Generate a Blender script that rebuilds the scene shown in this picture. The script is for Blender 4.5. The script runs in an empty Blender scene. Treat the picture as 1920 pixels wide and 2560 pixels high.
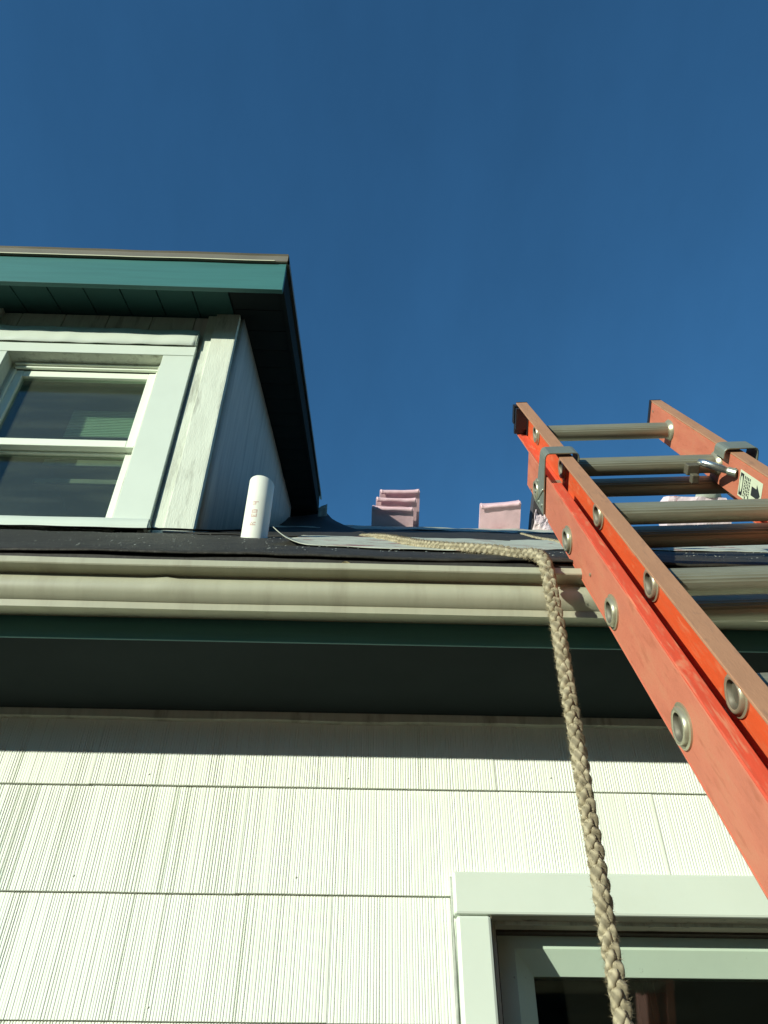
import bpy, math, random
from mathutils import Vector, Matrix, noise

scene = bpy.context.scene
COL = scene.collection
EYE = 1.6            # eye height in metres
S = 1.13             # house and things on it enlarged about the camera, so ladder meets gutter

# ------------------------------------------------------------------ camera
cam_data = bpy.data.cameras.new("camera")
cam = bpy.data.objects.new("camera", cam_data)
COL.objects.link(cam)
cam_data.sensor_fit = 'VERTICAL'
cam_data.sensor_height = 36.0
cam_data.lens = 36.0 * 1950.0 / 2560.0
cam_data.clip_start = 0.02
cam_data.clip_end = 3000.0
rt = (0.999528, -0.030414, 0.004422)
dn = (0.023482, 0.6629, -0.74834)
fw = (0.019829, 0.74809, 0.663301)
cam.matrix_world = Matrix(((rt[0], -dn[0], -fw[0], 0.0),
                           (rt[1], -dn[1], -fw[1], 0.0),
                           (rt[2], -dn[2], -fw[2], EYE),
                           (0, 0, 0, 1)))
scene.camera = cam

# ------------------------------------------------------------------ sky and sun
SUN_DIR = Vector((-1.17, -1.0, 0.308)).normalized()      # towards the sun
SUN_EL = math.asin(SUN_DIR.z)
SUN_AZ = math.atan2(SUN_DIR.x, SUN_DIR.y)
world = bpy.data.worlds.new("World")
scene.world = world
world.use_nodes = True
wn = world.node_tree
sky = wn.nodes.new('ShaderNodeTexSky')
sky.sky_type = 'NISHITA'
sky.sun_disc = False
sky.sun_elevation = SUN_EL
sky.sun_rotation = SUN_AZ % (2 * math.pi)
sky.altitude = 1500
sky.air_density = 1.0
sky.dust_density = 0.0
sky.ozone_density = 3.0
tint = wn.nodes.new('ShaderNodeMix')          # the phone's cool, saturated rendering of a clear sky, the same all round
tint.data_type = 'RGBA'
tint.blend_type = 'MULTIPLY'
tint.inputs[0].default_value = 1.0
tint.inputs[7].default_value = (0.60, 1.12, 1.24, 1)
wtc = wn.nodes.new('ShaderNodeTexCoord')     # faint, uneven high haze over the whole sky
wmp = wn.nodes.new('ShaderNodeMapping'); wmp.inputs['Scale'].default_value = (3.0, 1.2, 1.6); wmp.inputs['Rotation'].default_value = (.4, .2, .7)
wnz = wn.nodes.new('ShaderNodeTexNoise'); wnz.inputs['Scale'].default_value = 2.2; wnz.inputs['Detail'].default_value = 9; wnz.inputs['Roughness'].default_value = .62
wmr = wn.nodes.new('ShaderNodeMapRange'); wmr.inputs[1].default_value = .3; wmr.inputs[2].default_value = .75; wmr.inputs[3].default_value = .94; wmr.inputs[4].default_value = 1.08
wsc = wn.nodes.new('ShaderNodeVectorMath'); wsc.operation = 'SCALE'
wn.links.new(wtc.outputs['Generated'], wmp.inputs[0]); wn.links.new(wmp.outputs[0], wnz.inputs[0]); wn.links.new(wnz.outputs[0], wmr.inputs[0])
wn.links.new(sky.outputs[0], wsc.inputs[0]); wn.links.new(wmr.outputs[0], wsc.inputs['Scale'])
wn.links.new(wsc.outputs[0], tint.inputs[6])
wn.links.new(tint.outputs[2], wn.nodes['Background'].inputs[0])
wn.nodes['Background'].inputs[1].default_value = 0.123

sun_data = bpy.data.lights.new("sun", 'SUN')
sun_data.energy = 5.0
sun_data.angle = math.radians(0.5)
sun_data.color = (0.99, 1.0, 0.84)
sun = bpy.data.objects.new("sun", sun_data)
COL.objects.link(sun)
sun.rotation_euler = SUN_DIR.to_track_quat('Z', 'Y').to_euler()
sun.location = (-6, -5, 6)

vs = scene.view_settings
vs.view_transform = 'Standard'
vs.look = 'None'
vs.gamma = 1.0
vs.use_curve_mapping = False
vs.exposure = 0.25

# ------------------------------------------------------------------ materials
def mat(name, col, rough=0.6, var=0.12, scale=8.0, stretch=(1, 1, 1), metal=0.0, bump=0.0, bscale=60.0,
        stain=None, stain_amt=0.0, stain_scale=5.0, stain_lo=0.55, stain_hi=0.75, spec=0.5, coat=0.0, fleck=None):
    m = bpy.data.materials.new(name)
    m.use_nodes = True
    nt = m.node_tree
    b = nt.nodes['Principled BSDF']
    b.inputs['Roughness'].default_value = rough
    b.inputs['Metallic'].default_value = metal
    b.inputs['Specular IOR Level'].default_value = spec
    b.inputs['Coat Weight'].default_value = coat
    tc = nt.nodes.new('ShaderNodeTexCoord')
    mp = nt.nodes.new('ShaderNodeMapping')
    mp.inputs['Scale'].default_value = stretch
    nt.links.new(tc.outputs['Object'], mp.inputs[0])
    nz = nt.nodes.new('ShaderNodeTexNoise')
    nz.inputs['Scale'].default_value = scale
    nz.inputs['Detail'].default_value = 8
    nz.inputs['Roughness'].default_value = 0.65
    nt.links.new(mp.outputs[0], nz.inputs[0])
    rp = nt.nodes.new('ShaderNodeValToRGB')
    rp.color_ramp.elements[0].position = 0.28
    rp.color_ramp.elements[1].position = 0.72
    rp.color_ramp.elements[0].color = tuple(max(0, c * (1 - var)) for c in col) + (1,)
    rp.color_ramp.elements[1].color = tuple(min(1, c * (1 + var)) for c in col) + (1,)
    nt.links.new(nz.outputs[0], rp.inputs[0])
    out = rp.outputs[0]
    if stain is not None:
        n2 = nt.nodes.new('ShaderNodeTexNoise')
        n2.inputs['Scale'].default_value = stain_scale
        n2.inputs['Detail'].default_value = 9
        n2.inputs['Roughness'].default_value = 0.7
        nt.links.new(mp.outputs[0], n2.inputs[0])
        mr = nt.nodes.new('ShaderNodeMapRange')
        mr.inputs[1].default_value = stain_lo
        mr.inputs[2].default_value = stain_hi
        mr.inputs[4].default_value = stain_amt
        nt.links.new(n2.outputs[0], mr.inputs[0])
        mx = nt.nodes.new('ShaderNodeMix')
        mx.data_type = 'RGBA'
        mx.inputs[7].default_value = tuple(stain) + (1,)
        nt.links.new(mr.outputs[0], mx.inputs[0])
        nt.links.new(out, mx.inputs[6])
        out = mx.outputs[2]
    if fleck is not None:
        for fs, lo, st in ((150, .60, (1, .10, .35)), (110, .62, (.35, .16, 1)), (60, .66, (1, .5, 1))):
            m3 = nt.nodes.new('ShaderNodeMapping')
            m3.inputs['Scale'].default_value = st
            m3.inputs['Rotation'].default_value = (fs * .01, fs * .017, fs * .023)
            nt.links.new(tc.outputs['Object'], m3.inputs[0])
            nf = nt.nodes.new('ShaderNodeTexNoise')
            nf.inputs['Scale'].default_value = fs
            nf.inputs['Detail'].default_value = 4
            nt.links.new(m3.outputs[0], nf.inputs[0])
            rr = nt.nodes.new('ShaderNodeMapRange')
            rr.inputs[1].default_value = lo; rr.inputs[2].default_value = lo + .10
            rr.inputs[4].default_value = fleck[3]
            nt.links.new(nf.outputs[0], rr.inputs[0])
            mf = nt.nodes.new('ShaderNodeMix'); mf.data_type = 'RGBA'
            mf.inputs[7].default_value = fleck[:3] + (1,)
            nt.links.new(rr.outputs[0], mf.inputs[0]); nt.links.new(out, mf.inputs[6])
            out = mf.outputs[2]
    nt.links.new(out, b.inputs['Base Color'])
    if bump > 0:
        n3 = nt.nodes.new('ShaderNodeTexNoise')
        n3.inputs['Scale'].default_value = bscale
        n3.inputs['Detail'].default_value = 6
        nt.links.new(mp.outputs[0], n3.inputs[0])
        bp = nt.nodes.new('ShaderNodeBump')
        bp.inputs['Strength'].default_value = bump
        bp.inputs['Distance'].default_value = 0.004
        nt.links.new(n3.outputs[0], bp.inputs['Height'])
        nt.links.new(bp.outputs[0], b.inputs['Normal'])
    return m

M = {}
M['siding'] = mat("white_painted_siding", (0.755, 0.785, 0.700), 0.55, 0.05, 3.0, stain=(0.60, 0.66, 0.50), stain_amt=0.5, stain_scale=1.4, stain_lo=0.45, stain_hi=0.8)
M['trim'] = mat("white_trim_paint", (0.605, 0.670, 0.575), 0.42, 0.04, 4.0, stain=(0.50, 0.55, 0.43), stain_amt=0.45, stain_scale=3, stain_lo=0.6, stain_hi=0.85, bump=0.06, bscale=25)
M['trim_aged'] = mat("weathered_white_board", (0.60, 0.64, 0.53), 0.7, 0.10, 5.0, (9, 9, 1.3), stain=(0.20, 0.20, 0.15), stain_amt=0.8,
                     stain_scale=2.1, stain_lo=0.52, stain_hi=0.70, bump=0.35, bscale=30)
M['cheek'] = mat("aged_grey_white_boards", (0.60, 0.565, 0.50), 0.75, 0.15, 4.0, (10, 10, 0.8), stain=(0.18, 0.18, 0.18), stain_amt=0.6,
                 stain_scale=1.6, stain_lo=0.5, stain_hi=0.8)
M['vinyl'] = mat("white_vinyl", (0.76, 0.82, 0.68), 0.3, 0.03, 4.0)
M['sash'] = mat("aged_sash_paint", (0.50, 0.62, 0.50), 0.45, 0.05, 6.0, stain=(0.08, 0.07, 0.05), stain_amt=0.85, stain_scale=48,
                stain_lo=0.655, stain_hi=0.70)
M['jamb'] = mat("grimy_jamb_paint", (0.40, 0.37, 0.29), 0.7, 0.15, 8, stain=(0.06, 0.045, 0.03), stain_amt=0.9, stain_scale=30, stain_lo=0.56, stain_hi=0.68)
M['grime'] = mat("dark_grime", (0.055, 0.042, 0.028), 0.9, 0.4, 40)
M['caulk'] = mat("grey_caulk", (0.33, 0.35, 0.31), 0.8, 0.3, 30)
M['teal'] = mat("teal_fascia_paint", (0.044, 0.158, 0.148), 0.5, 0.12, 4.0, (0.6, 6, 14), stain=(0.03, 0.115, 0.10), stain_amt=0.4, stain_scale=3)
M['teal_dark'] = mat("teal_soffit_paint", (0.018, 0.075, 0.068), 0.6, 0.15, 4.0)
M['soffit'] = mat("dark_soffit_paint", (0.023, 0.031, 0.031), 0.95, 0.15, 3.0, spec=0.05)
M['groove'] = mat("dark_board_joint", (0.02, 0.03, 0.028), 0.9, 0.1, 5)
M['drip'] = mat("brown_drip_edge", (0.20, 0.18, 0.135), 0.45, 0.15, 5, metal=0.2)
M['drip_lip'] = mat("pale_drip_lip", (0.62, 0.62, 0.42), 0.4, 0.05, 5)
M['gutter'] = mat("beige_gutter_enamel", (0.395, 0.395, 0.290), 0.45, 0.06, 5, (8, 2, 1.2), stain=(0.25, 0.23, 0.165), stain_amt=0.5, stain_scale=2.6, stain_lo=0.52, stain_hi=0.75)
M['felt'] = mat("black_roofing_felt", (0.028, 0.026, 0.022), 0.75, 0.3, 30, stain=(0.35, 0.33, 0.28), stain_amt=0.8, stain_scale=95, stain_lo=0.70, stain_hi=0.74, bump=0.5, bscale=80)
M['membrane'] = mat("black_wrinkled_membrane", (0.030, 0.028, 0.022), 0.62, 0.45, 24, stain=(0.50, 0.48, 0.40), stain_amt=0.9, stain_scale=70, stain_lo=0.665, stain_hi=0.69, bump=0.8, bscale=60, spec=0.3)
M['under'] = mat("grey_underlayment", (0.40, 0.42, 0.345), 0.6, 0.22, 14, stain=(0.22, 0.06, 0.06), stain_amt=0.85, stain_scale=6.5, stain_lo=0.56, stain_hi=0.60, bump=0.4, bscale=50)
M['fg_orange'] = mat("orange_fibreglass", (0.58, 0.085, 0.024), 0.5, 0.10, 10, (6, 1, 6), stain=(0.52, 0.20, 0.10), stain_amt=0.55, stain_scale=18, stain_lo=0.5, stain_hi=0.8, bump=0.12, bscale=120, fleck=(0.62, 0.20, 0.09, 0.5))
M['fg_red'] = mat("red_orange_fibreglass", (0.58, 0.074, 0.033), 0.55, 0.12, 14, (8, 1, 8), stain=(0.52, 0.21, 0.12), stain_amt=0.75, stain_scale=22, stain_lo=0.52, stain_hi=0.74, bump=0.15, bscale=120, fleck=(0.60, 0.24, 0.13, 0.65))
M['fg_faded'] = mat("faded_salmon_fibreglass", (0.485, 0.148, 0.085), 0.6, 0.13, 9, (3, 1, 3), stain=(0.40, 0.185, 0.10), stain_amt=0.6, stain_scale=9, stain_lo=0.5, stain_hi=0.72, bump=0.15, bscale=130, fleck=(0.36, 0.10, 0.05, 0.55))
M['fg_tan'] = mat("weathered_tan_fibreglass", (0.350, 0.180, 0.100), 0.7, 0.10, 9, (3, 1, 3), stain=(0.08, 0.055, 0.04), stain_amt=0.8, stain_scale=26, stain_lo=0.68, stain_hi=0.76, bump=0.15, bscale=130, fleck=(0.20, 0.115, 0.075, 0.5))
M['alu'] = mat("dull_aluminium", (0.33, 0.325, 0.235), 0.45, 0.15, 12, (1, 14, 14), metal=0.55, stain=(0.20, 0.145, 0.075), stain_amt=0.55, stain_scale=5, stain_lo=0.45, stain_hi=0.75)
M['collar'] = mat("rung_collar_metal", (0.42, 0.40, 0.28), 0.35, 0.1, 20, metal=0.6)
M['cup'] = mat("rung_cup_metal", (0.115, 0.105, 0.075), 0.55, 0.3, 30, metal=0.3)  # dark for the shade inside the hollow rungs; the brace shares it
M['steel'] = mat("galvanised_steel", (0.33, 0.36, 0.29), 0.38, 0.1, 20, metal=0.6)
M['zinc'] = mat("bright_zinc", (0.72, 0.74, 0.70), 0.22, 0.05, 20, metal=0.9)
M['black'] = mat("black_plastic", (0.014, 0.014, 0.017), 0.4, 0.2, 20)
M['sticker'] = mat("sticker_vinyl", (0.58, 0.63, 0.45), 0.5, 0.06, 40)
M['ink'] = mat("black_ink", (0.018, 0.022, 0.024), 0.6, 0.1, 40)
M['pvc'] = mat("white_pvc", (0.74, 0.75, 0.64), 0.35, 0.05, 12, stain=(0.5, 0.46, 0.38), stain_amt=0.4, stain_scale=14, stain_lo=0.6, stain_hi=0.8)
M['pvc_ink'] = mat("faded_red_print", (0.58, 0.42, 0.35), 0.6, 0.15, 60)
M['pink'] = mat("pink_bundle_wrap", (0.75, 0.505, 0.535), 0.4, 0.08, 14, stain=(0.28, 0.18, 0.17), stain_amt=0.55, stain_scale=7, stain_lo=0.5, stain_hi=0.75, bump=0.25, bscale=45)
M['pink_pale'] = mat("pale_torn_wrap", (0.72, 0.58, 0.60), 0.35, 0.08, 14, stain=(0.40, 0.07, 0.09), stain_amt=0.8, stain_scale=9, stain_lo=0.61, stain_hi=0.66)
M['shingle'] = mat("dark_shingle_stack", (0.05, 0.045, 0.05), 0.8, 0.4, 60)
M['cloth'] = mat("grey_green_cloth", (0.30, 0.33, 0.27), 0.85, 0.12, 20, bump=0.2, bscale=80)
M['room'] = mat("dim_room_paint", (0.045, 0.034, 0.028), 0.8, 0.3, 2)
M['room_green'] = mat("dim_attic_paint", (0.30, 0.33, 0.24), 0.8, 0.3, 2)
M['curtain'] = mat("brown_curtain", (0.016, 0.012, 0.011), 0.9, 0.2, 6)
M['pane_band'] = mat('grey_band_paint', (0.17, 0.175, 0.13), 0.8, 0.3, 9)
M['slat'] = mat("pale_slat", (0.62, 0.74, 0.62), 0.7, 0.05, 6)
M['leaf'] = mat("dry_leaf", (0.30, 0.25, 0.13), 0.8, 0.3, 40)
M['ground'] = mat("dark_bare_soil", (0.060, 0.048, 0.026), 0.9, 0.35, 0.7, stain=(0.04, 0.042, 0.018), stain_amt=0.8, stain_scale=0.25)
M['shingle_roof'] = mat("grey_shingle_roof", (0.08, 0.075, 0.07), 0.85, 0.4, 30)

# rope yarn: a fine diagonal wave along the strand's own UVs
def rope_mat():
    m = bpy.data.materials.new("hemp_yarn")
    m.use_nodes = True
    nt = m.node_tree
    b = nt.nodes['Principled BSDF']
    b.inputs['Roughness'].default_value = 0.85
    b.inputs['Specular IOR Level'].default_value = 0.2
    uv = nt.nodes.new('ShaderNodeUVMap')
    uv.uv_map = 'UVMap'
    w = nt.nodes.new('ShaderNodeTexWave')
    w.wave_type = 'BANDS'
    w.bands_direction = 'DIAGONAL'
    w.inputs['Scale'].default_value = 1.6
    w.inputs['Distortion'].default_value = 1.2
    w.inputs['Detail'].default_value = 2
    nt.links.new(uv.outputs[0], w.inputs[0])
    tc = nt.nodes.new('ShaderNodeTexCoord')
    n = nt.nodes.new('ShaderNodeTexNoise')
    n.inputs['Scale'].default_value = 45
    n.inputs['Detail'].default_value = 6
    nt.links.new(tc.outputs['Object'], n.inputs[0])
    r = nt.nodes.new('ShaderNodeValToRGB')
    r.color_ramp.elements[0].position = 0.3
    r.color_ramp.elements[1].position = 0.72
    r.color_ramp.elements[0].color = (0.23, 0.197, 0.125, 1)
    r.color_ramp.elements[1].color = (0.42, 0.370, 0.250, 1)
    nt.links.new(n.outputs[0], r.inputs[0])
    dk = nt.nodes.new('ShaderNodeMapRange')       # crease shade painted into the yarn valleys
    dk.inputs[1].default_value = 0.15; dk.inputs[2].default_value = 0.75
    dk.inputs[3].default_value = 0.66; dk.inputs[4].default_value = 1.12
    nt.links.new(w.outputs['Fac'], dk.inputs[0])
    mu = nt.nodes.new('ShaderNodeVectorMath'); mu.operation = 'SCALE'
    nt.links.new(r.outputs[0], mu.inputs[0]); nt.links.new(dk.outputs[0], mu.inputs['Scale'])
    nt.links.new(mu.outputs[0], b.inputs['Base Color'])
    bp = nt.nodes.new('ShaderNodeBump')
    bp.inputs['Strength'].default_value = 1.0
    bp.inputs['Distance'].default_value = 0.002
    nt.links.new(w.outputs['Fac'], bp.inputs['Height'])
    nt.links.new(bp.outputs[0], b.inputs['Normal'])
    return m
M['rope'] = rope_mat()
M['fibre'] = mat("hemp_fibre", (0.44, 0.37, 0.23), 0.9, 0.2, 30)

def glass_mat(name, tint, smudge_veil):
    m = bpy.data.materials.new(name)
    m.use_nodes = True
    nt = m.node_tree
    nt.nodes.remove(nt.nodes['Principled BSDF'])
    out = nt.nodes['Material Output']
    tr = nt.nodes.new('ShaderNodeBsdfTransparent')
    tr.inputs[0].default_value = tint + (1,)
    gl = nt.nodes.new('ShaderNodeBsdfGlossy')
    gl.inputs['Roughness'].default_value = 0.03
    lw = nt.nodes.new('ShaderNodeLayerWeight')
    lw.inputs[0].default_value = 0.5
    pw = nt.nodes.new('ShaderNodeMath'); pw.operation = 'POWER'; pw.inputs[1].default_value = 4.0
    nt.links.new(lw.outputs['Facing'], pw.inputs[0])
    fr = nt.nodes.new('ShaderNodeMapRange')
    fr.inputs[3].default_value = 0.060; fr.inputs[4].default_value = 1.0
    nt.links.new(pw.outputs[0], fr.inputs[0])
    mx = nt.nodes.new('ShaderNodeMixShader')
    nt.links.new(fr.outputs[0], mx.inputs[0])
    nt.links.new(tr.outputs[0], mx.inputs[1])
    nt.links.new(gl.outputs[0], mx.inputs[2])
    df = nt.nodes.new('ShaderNodeBsdfDiffuse')  # streaky smudges plus an even pale veil painted in to brighten the pane
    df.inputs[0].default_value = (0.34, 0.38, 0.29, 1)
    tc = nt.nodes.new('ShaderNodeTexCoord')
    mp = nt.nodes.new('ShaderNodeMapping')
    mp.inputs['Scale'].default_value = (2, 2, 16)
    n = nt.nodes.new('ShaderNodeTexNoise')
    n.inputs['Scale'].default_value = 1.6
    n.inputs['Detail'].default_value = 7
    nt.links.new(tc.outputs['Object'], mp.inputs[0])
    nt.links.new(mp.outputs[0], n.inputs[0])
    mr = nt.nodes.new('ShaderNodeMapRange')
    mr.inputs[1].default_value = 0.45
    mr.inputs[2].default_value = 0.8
    mr.inputs[3].default_value = smudge_veil * 0.6
    mr.inputs[4].default_value = smudge_veil
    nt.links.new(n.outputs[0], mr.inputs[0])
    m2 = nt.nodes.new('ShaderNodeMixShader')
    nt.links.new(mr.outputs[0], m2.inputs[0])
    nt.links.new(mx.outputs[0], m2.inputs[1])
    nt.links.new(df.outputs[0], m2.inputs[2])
    nt.links.new(m2.outputs[0], out.inputs[0])
    return m
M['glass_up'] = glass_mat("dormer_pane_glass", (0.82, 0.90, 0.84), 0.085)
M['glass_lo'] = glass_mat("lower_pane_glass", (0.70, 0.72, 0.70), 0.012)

# ------------------------------------------------------------------ mesh helpers
class MB:
    def __init__(self):
        self.v, self.f, self.m = [], [], []
    def quad(self, a, b, c, d, m=0):
        i = len(self.v)
        self.v += [tuple(a), tuple(b), tuple(c), tuple(d)]
        self.f.append((i, i + 1, i + 2, i + 3)); self.m.append(m)
    def poly(self, pts, m=0):
        i = len(self.v)
        self.v += [tuple(p) for p in pts]
        self.f.append(tuple(range(i, i + len(pts)))); self.m.append(m)
    def hexa(self, p, m=0):
        # p: 8 corners, bottom loop 0-3, top loop 4-7
        i = len(self.v)
        self.v += [tuple(q) for q in p]
        for f in ((3, 2, 1, 0), (4, 5, 6, 7), (0, 1, 5, 4), (1, 2, 6, 5), (2, 3, 7, 6), (3, 0, 4, 7)):
            self.f.append(tuple(i + k for k in f)); self.m.append(m)
    def box(self, x0, x1, y0, y1, z0, z1, m=0):
        self.hexa(((x0, y0, z0), (x1, y0, z0), (x1, y1, z0), (x0, y1, z0),
                   (x0, y0, z1), (x1, y0, z1), (x1, y1, z1), (x0, y1, z1)), m)
    def grid(self, fn, us, vs_, m=0, flip=False):
        i = len(self.v)
        nu, nv = len(us), len(vs_)
        for u in us:
            for w in vs_:
                self.v.append(tuple(fn(u, w)))
        for a in range(nu - 1):
            for b in range(nv - 1):
                q = (i + a * nv + b, i + (a + 1) * nv + b, i + (a + 1) * nv + b + 1, i + a * nv + b + 1)
                self.f.append(q[::-1] if flip else q); self.m.append(m)
    def rings(self, rings, m=0, cap0=False, cap1=False, mats=None):
        # closed loops of equal length, skinned one to the next
        i = len(self.v)
        n = len(rings[0])
        for r in rings:
            self.v += [tuple(p) for p in r]
        for k in range(len(rings) - 1):
            for j in range(n):
                a = i + k * n + j; b = i + k * n + (j + 1) % n
                self.f.append((a, b, b + n, a + n)); self.m.append(mats[k] if mats else m)
        if cap0:
            self.f.append(tuple(i + j for j in range(n))[::-1]); self.m.append(mats[0] if mats else m)
        if cap1:
            s = i + (len(rings) - 1) * n
            self.f.append(tuple(s + j for j in range(n))); self.m.append(mats[-1] if mats else m)
    def tube(self, path, r, n=8, m=0, caps=True):
        rs = []
        up = Vector((0.13, 0.21, 1)).normalized()
        for k, p in enumerate(path):
            p = Vector(p)
            a = Vector(path[max(k - 1, 0)]); b = Vector(path[min(k + 1, len(path) - 1)])
            t = (b - a).normalized()
            s = t.cross(up)
            if s.length < 1e-3:
                s = t.cross(Vector((1, 0, 0)))
            s.normalize(); q = s.cross(t)
            rr = r[k] if isinstance(r, (list, tuple)) else r
            rs.append([p + s * rr * math.cos(2 * math.pi * j / n) + q * rr * math.sin(2 * math.pi * j / n) for j in range(n)])
        self.rings(rs, m, caps, caps)
    def mesh(self, name, mats, smooth=False):
        me = bpy.data.meshes.new(name)
        me.from_pydata(self.v, [], self.f)
        for mm in mats:
            me.materials.append(M[mm])
        me.polygons.foreach_set('material_index', self.m)
        if smooth:
            me.polygons.foreach_set('use_smooth', [True] * len(self.f))
        me.update()
        return me
    def build(self, name, mats, parent=None, loc=(0, 0, 0), smooth=False, bevel=0.0):
        if isinstance(mats, str):
            mats = [mats]
        return link(name, self.mesh(name, mats, smooth), parent, loc, bevel)

def link(name, me, parent=None, loc=(0, 0, 0), bevel=0.0):
    o = bpy.data.objects.new(name, me)
    COL.objects.link(o)
    o.location = loc
    if parent is not None:
        o.parent = parent
    if bevel:
        b = o.modifiers.new("edge", 'BEVEL')
        b.width = bevel; b.segments = 2; b.limit_method = 'ANGLE'; b.angle_limit = math.radians(40)
    return o

def box(name, x0, x1, y0, y1, z0, z1, m, parent, bevel=0.0015):
    b = MB(); b.box(x0, x1, y0, y1, z0, z1)
    return b.build(name, m, parent, (0, 0, 0), False, bevel)

def tag(o, label=None, cat=None, group=None, kind=None):
    if label: o['label'] = label
    if cat: o['category'] = cat
    if group: o['group'] = group
    if kind: o['kind'] = kind
    return o

def empty(name, loc=(0, 0, 0), mw=None):
    o = bpy.data.objects.new(name, None)
    COL.objects.link(o)
    o.empty_display_size = 0.1
    if mw is not None:
        o.matrix_world = mw
    else:
        o.location = loc
    return o

def lin(a, b, n):
    return [a + (b - a) * k / (n - 1) for k in range(n)]

def nz(x, y=0.0, z=0.0):
    return noise.noise(Vector((x, y, z)))

rng = random.Random(7)

# ------------------------------------------------------------------ ground
g = MB()
g.grid(lambda u, w: (u, w, 0), lin(-600, 600, 13), lin(-600, 600, 13))
tag(g.build("ground", "ground"), kind='structure')

# dark wood behind the photographer (it is what the lower window mirrors)
M['needles'] = mat("dark_evergreen", (0.022, 0.034, 0.016), 0.8, 0.4, 1.5)
b = MB()
tr = random.Random(21)
spots = [(x, -13 + tr.uniform(-1.5, 1.5), tr.uniform(9.5, 12.0), 2.6) for x in (-3.5, -.5, 2.5, 5.5, 9, 12.5, 16, 20, 25)]
spots += [(x, -18 + tr.uniform(-1, 1), tr.uniform(12, 14), 3.4) for x in (-1, 1.5, 4, 7.5, 11, 15, 19)]
for k in range(46):
    a = math.radians(95 + 170 * k / 45)
    spots.append((46 * math.sin(a) * tr.uniform(.9, 1.15), 46 * math.cos(a) * tr.uniform(.9, 1.15), tr.uniform(5.0, 7.0), 3.2))
for x, y, hh, r in spots:
    b.tube([(x, y, 0), (x, y, 1.0), (x, y, 1.01), (x, y, hh * .97)], [.22, .2, r * .72, .05], 8)
    for _ in range(1500 if y > -20 else 500):
        t = tr.random() ** .7
        z = hh * (1 - t) * .97 + .3
        a = tr.uniform(0, 6.283); q = r * (t * .85 + .1) * math.sqrt(tr.random())
        c = Vector((x + q * math.cos(a), y + q * math.sin(a), z))
        d1 = Vector((tr.uniform(-1, 1), tr.uniform(-1, 1), tr.uniform(-.5, .5))) * 1.0
        d2 = Vector((tr.uniform(-1, 1), tr.uniform(-1, 1), tr.uniform(-1, .3))) * 1.0
        b.poly((c, c + d1, c + d2))
tag(b.build("wood", "needles"), kind='stuff')

# ------------------------------------------------------------------ house
H = 1.388                      # wall face, distance in front of the eye before scaling
HX0, HX1 = -5.2, 5.2
SOF = 0.7013
house = empty("house", (0, H * S, 0))
house.scale = (S, S, S)
tag(house, "white ridged-shingle house with beige gutter, teal trim and a dormer on its black roof", "house")
HB = empty
def hp(b, name, mats, parent=None, smooth=False, bevel=0.0):
    """part of the house given in eye coordinates"""
    if parent is None:
        return b.build(name, mats, house, (0, -H, EYE / S), smooth, bevel)
    return b.build(name, mats, parent, (0, 0, 0), smooth, bevel)
def hbox(name, x0, x1, y0, y1, z0, z1, m, parent=None, bevel=0.0015):
    b = MB(); b.box(x0, x1, y0, y1, z0, z1)
    return hp(b, name, m, parent, False, bevel)

WX0, WX1 = 0.2124, 1.03        # window opening inside the casing
WZ1, WZ0 = 0.3489, -0.77
CX0, CX1, CZ1 = 0.1536, 1.089, 0.4147
WALLY = H + 0.004
BACK = 7.74 - 0.29
b = MB()
b.box(HX0 + .3, WX0 - .002, WALLY, WALLY + .12, -EYE, SOF)
b.box(WX1 + .002, HX1 - .3, WALLY, WALLY + .12, -EYE, SOF)
b.box(WX0 - .002, WX1 + .002, WALLY + .001, WALLY + .119, WZ1 + .002, SOF - .001)
b.box(WX0 - .002, WX1 + .002, WALLY + .001, WALLY + .119, -EYE, WZ0 - .002)
b.box(HX0 + .3, HX0 + .42, WALLY + .12, BACK, -EYE, SOF)
b.box(HX1 - .42, HX1 - .3, WALLY + .12, BACK, -EYE, SOF)
b.box(HX0 + .3, HX1 - .3, BACK, BACK + .12, -EYE, SOF)
RZ = lambda h: 0.833 + (h - 1.06) * 0.8737
for xa, xb in ((HX0 + .3, HX0 + .42), (HX1 - .42, HX1 - .3)):
    ym, zt = 4.4, RZ(4.4) - .06
    b.rings([[(xa, WALLY + .12, SOF), (xa, BACK, SOF), (xa, ym, zt)], [(xb, WALLY + .12, SOF), (xb, BACK, SOF), (xb, ym, zt)]], 0, True, True)
wall = hp(b, "wall", "siding")

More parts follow.
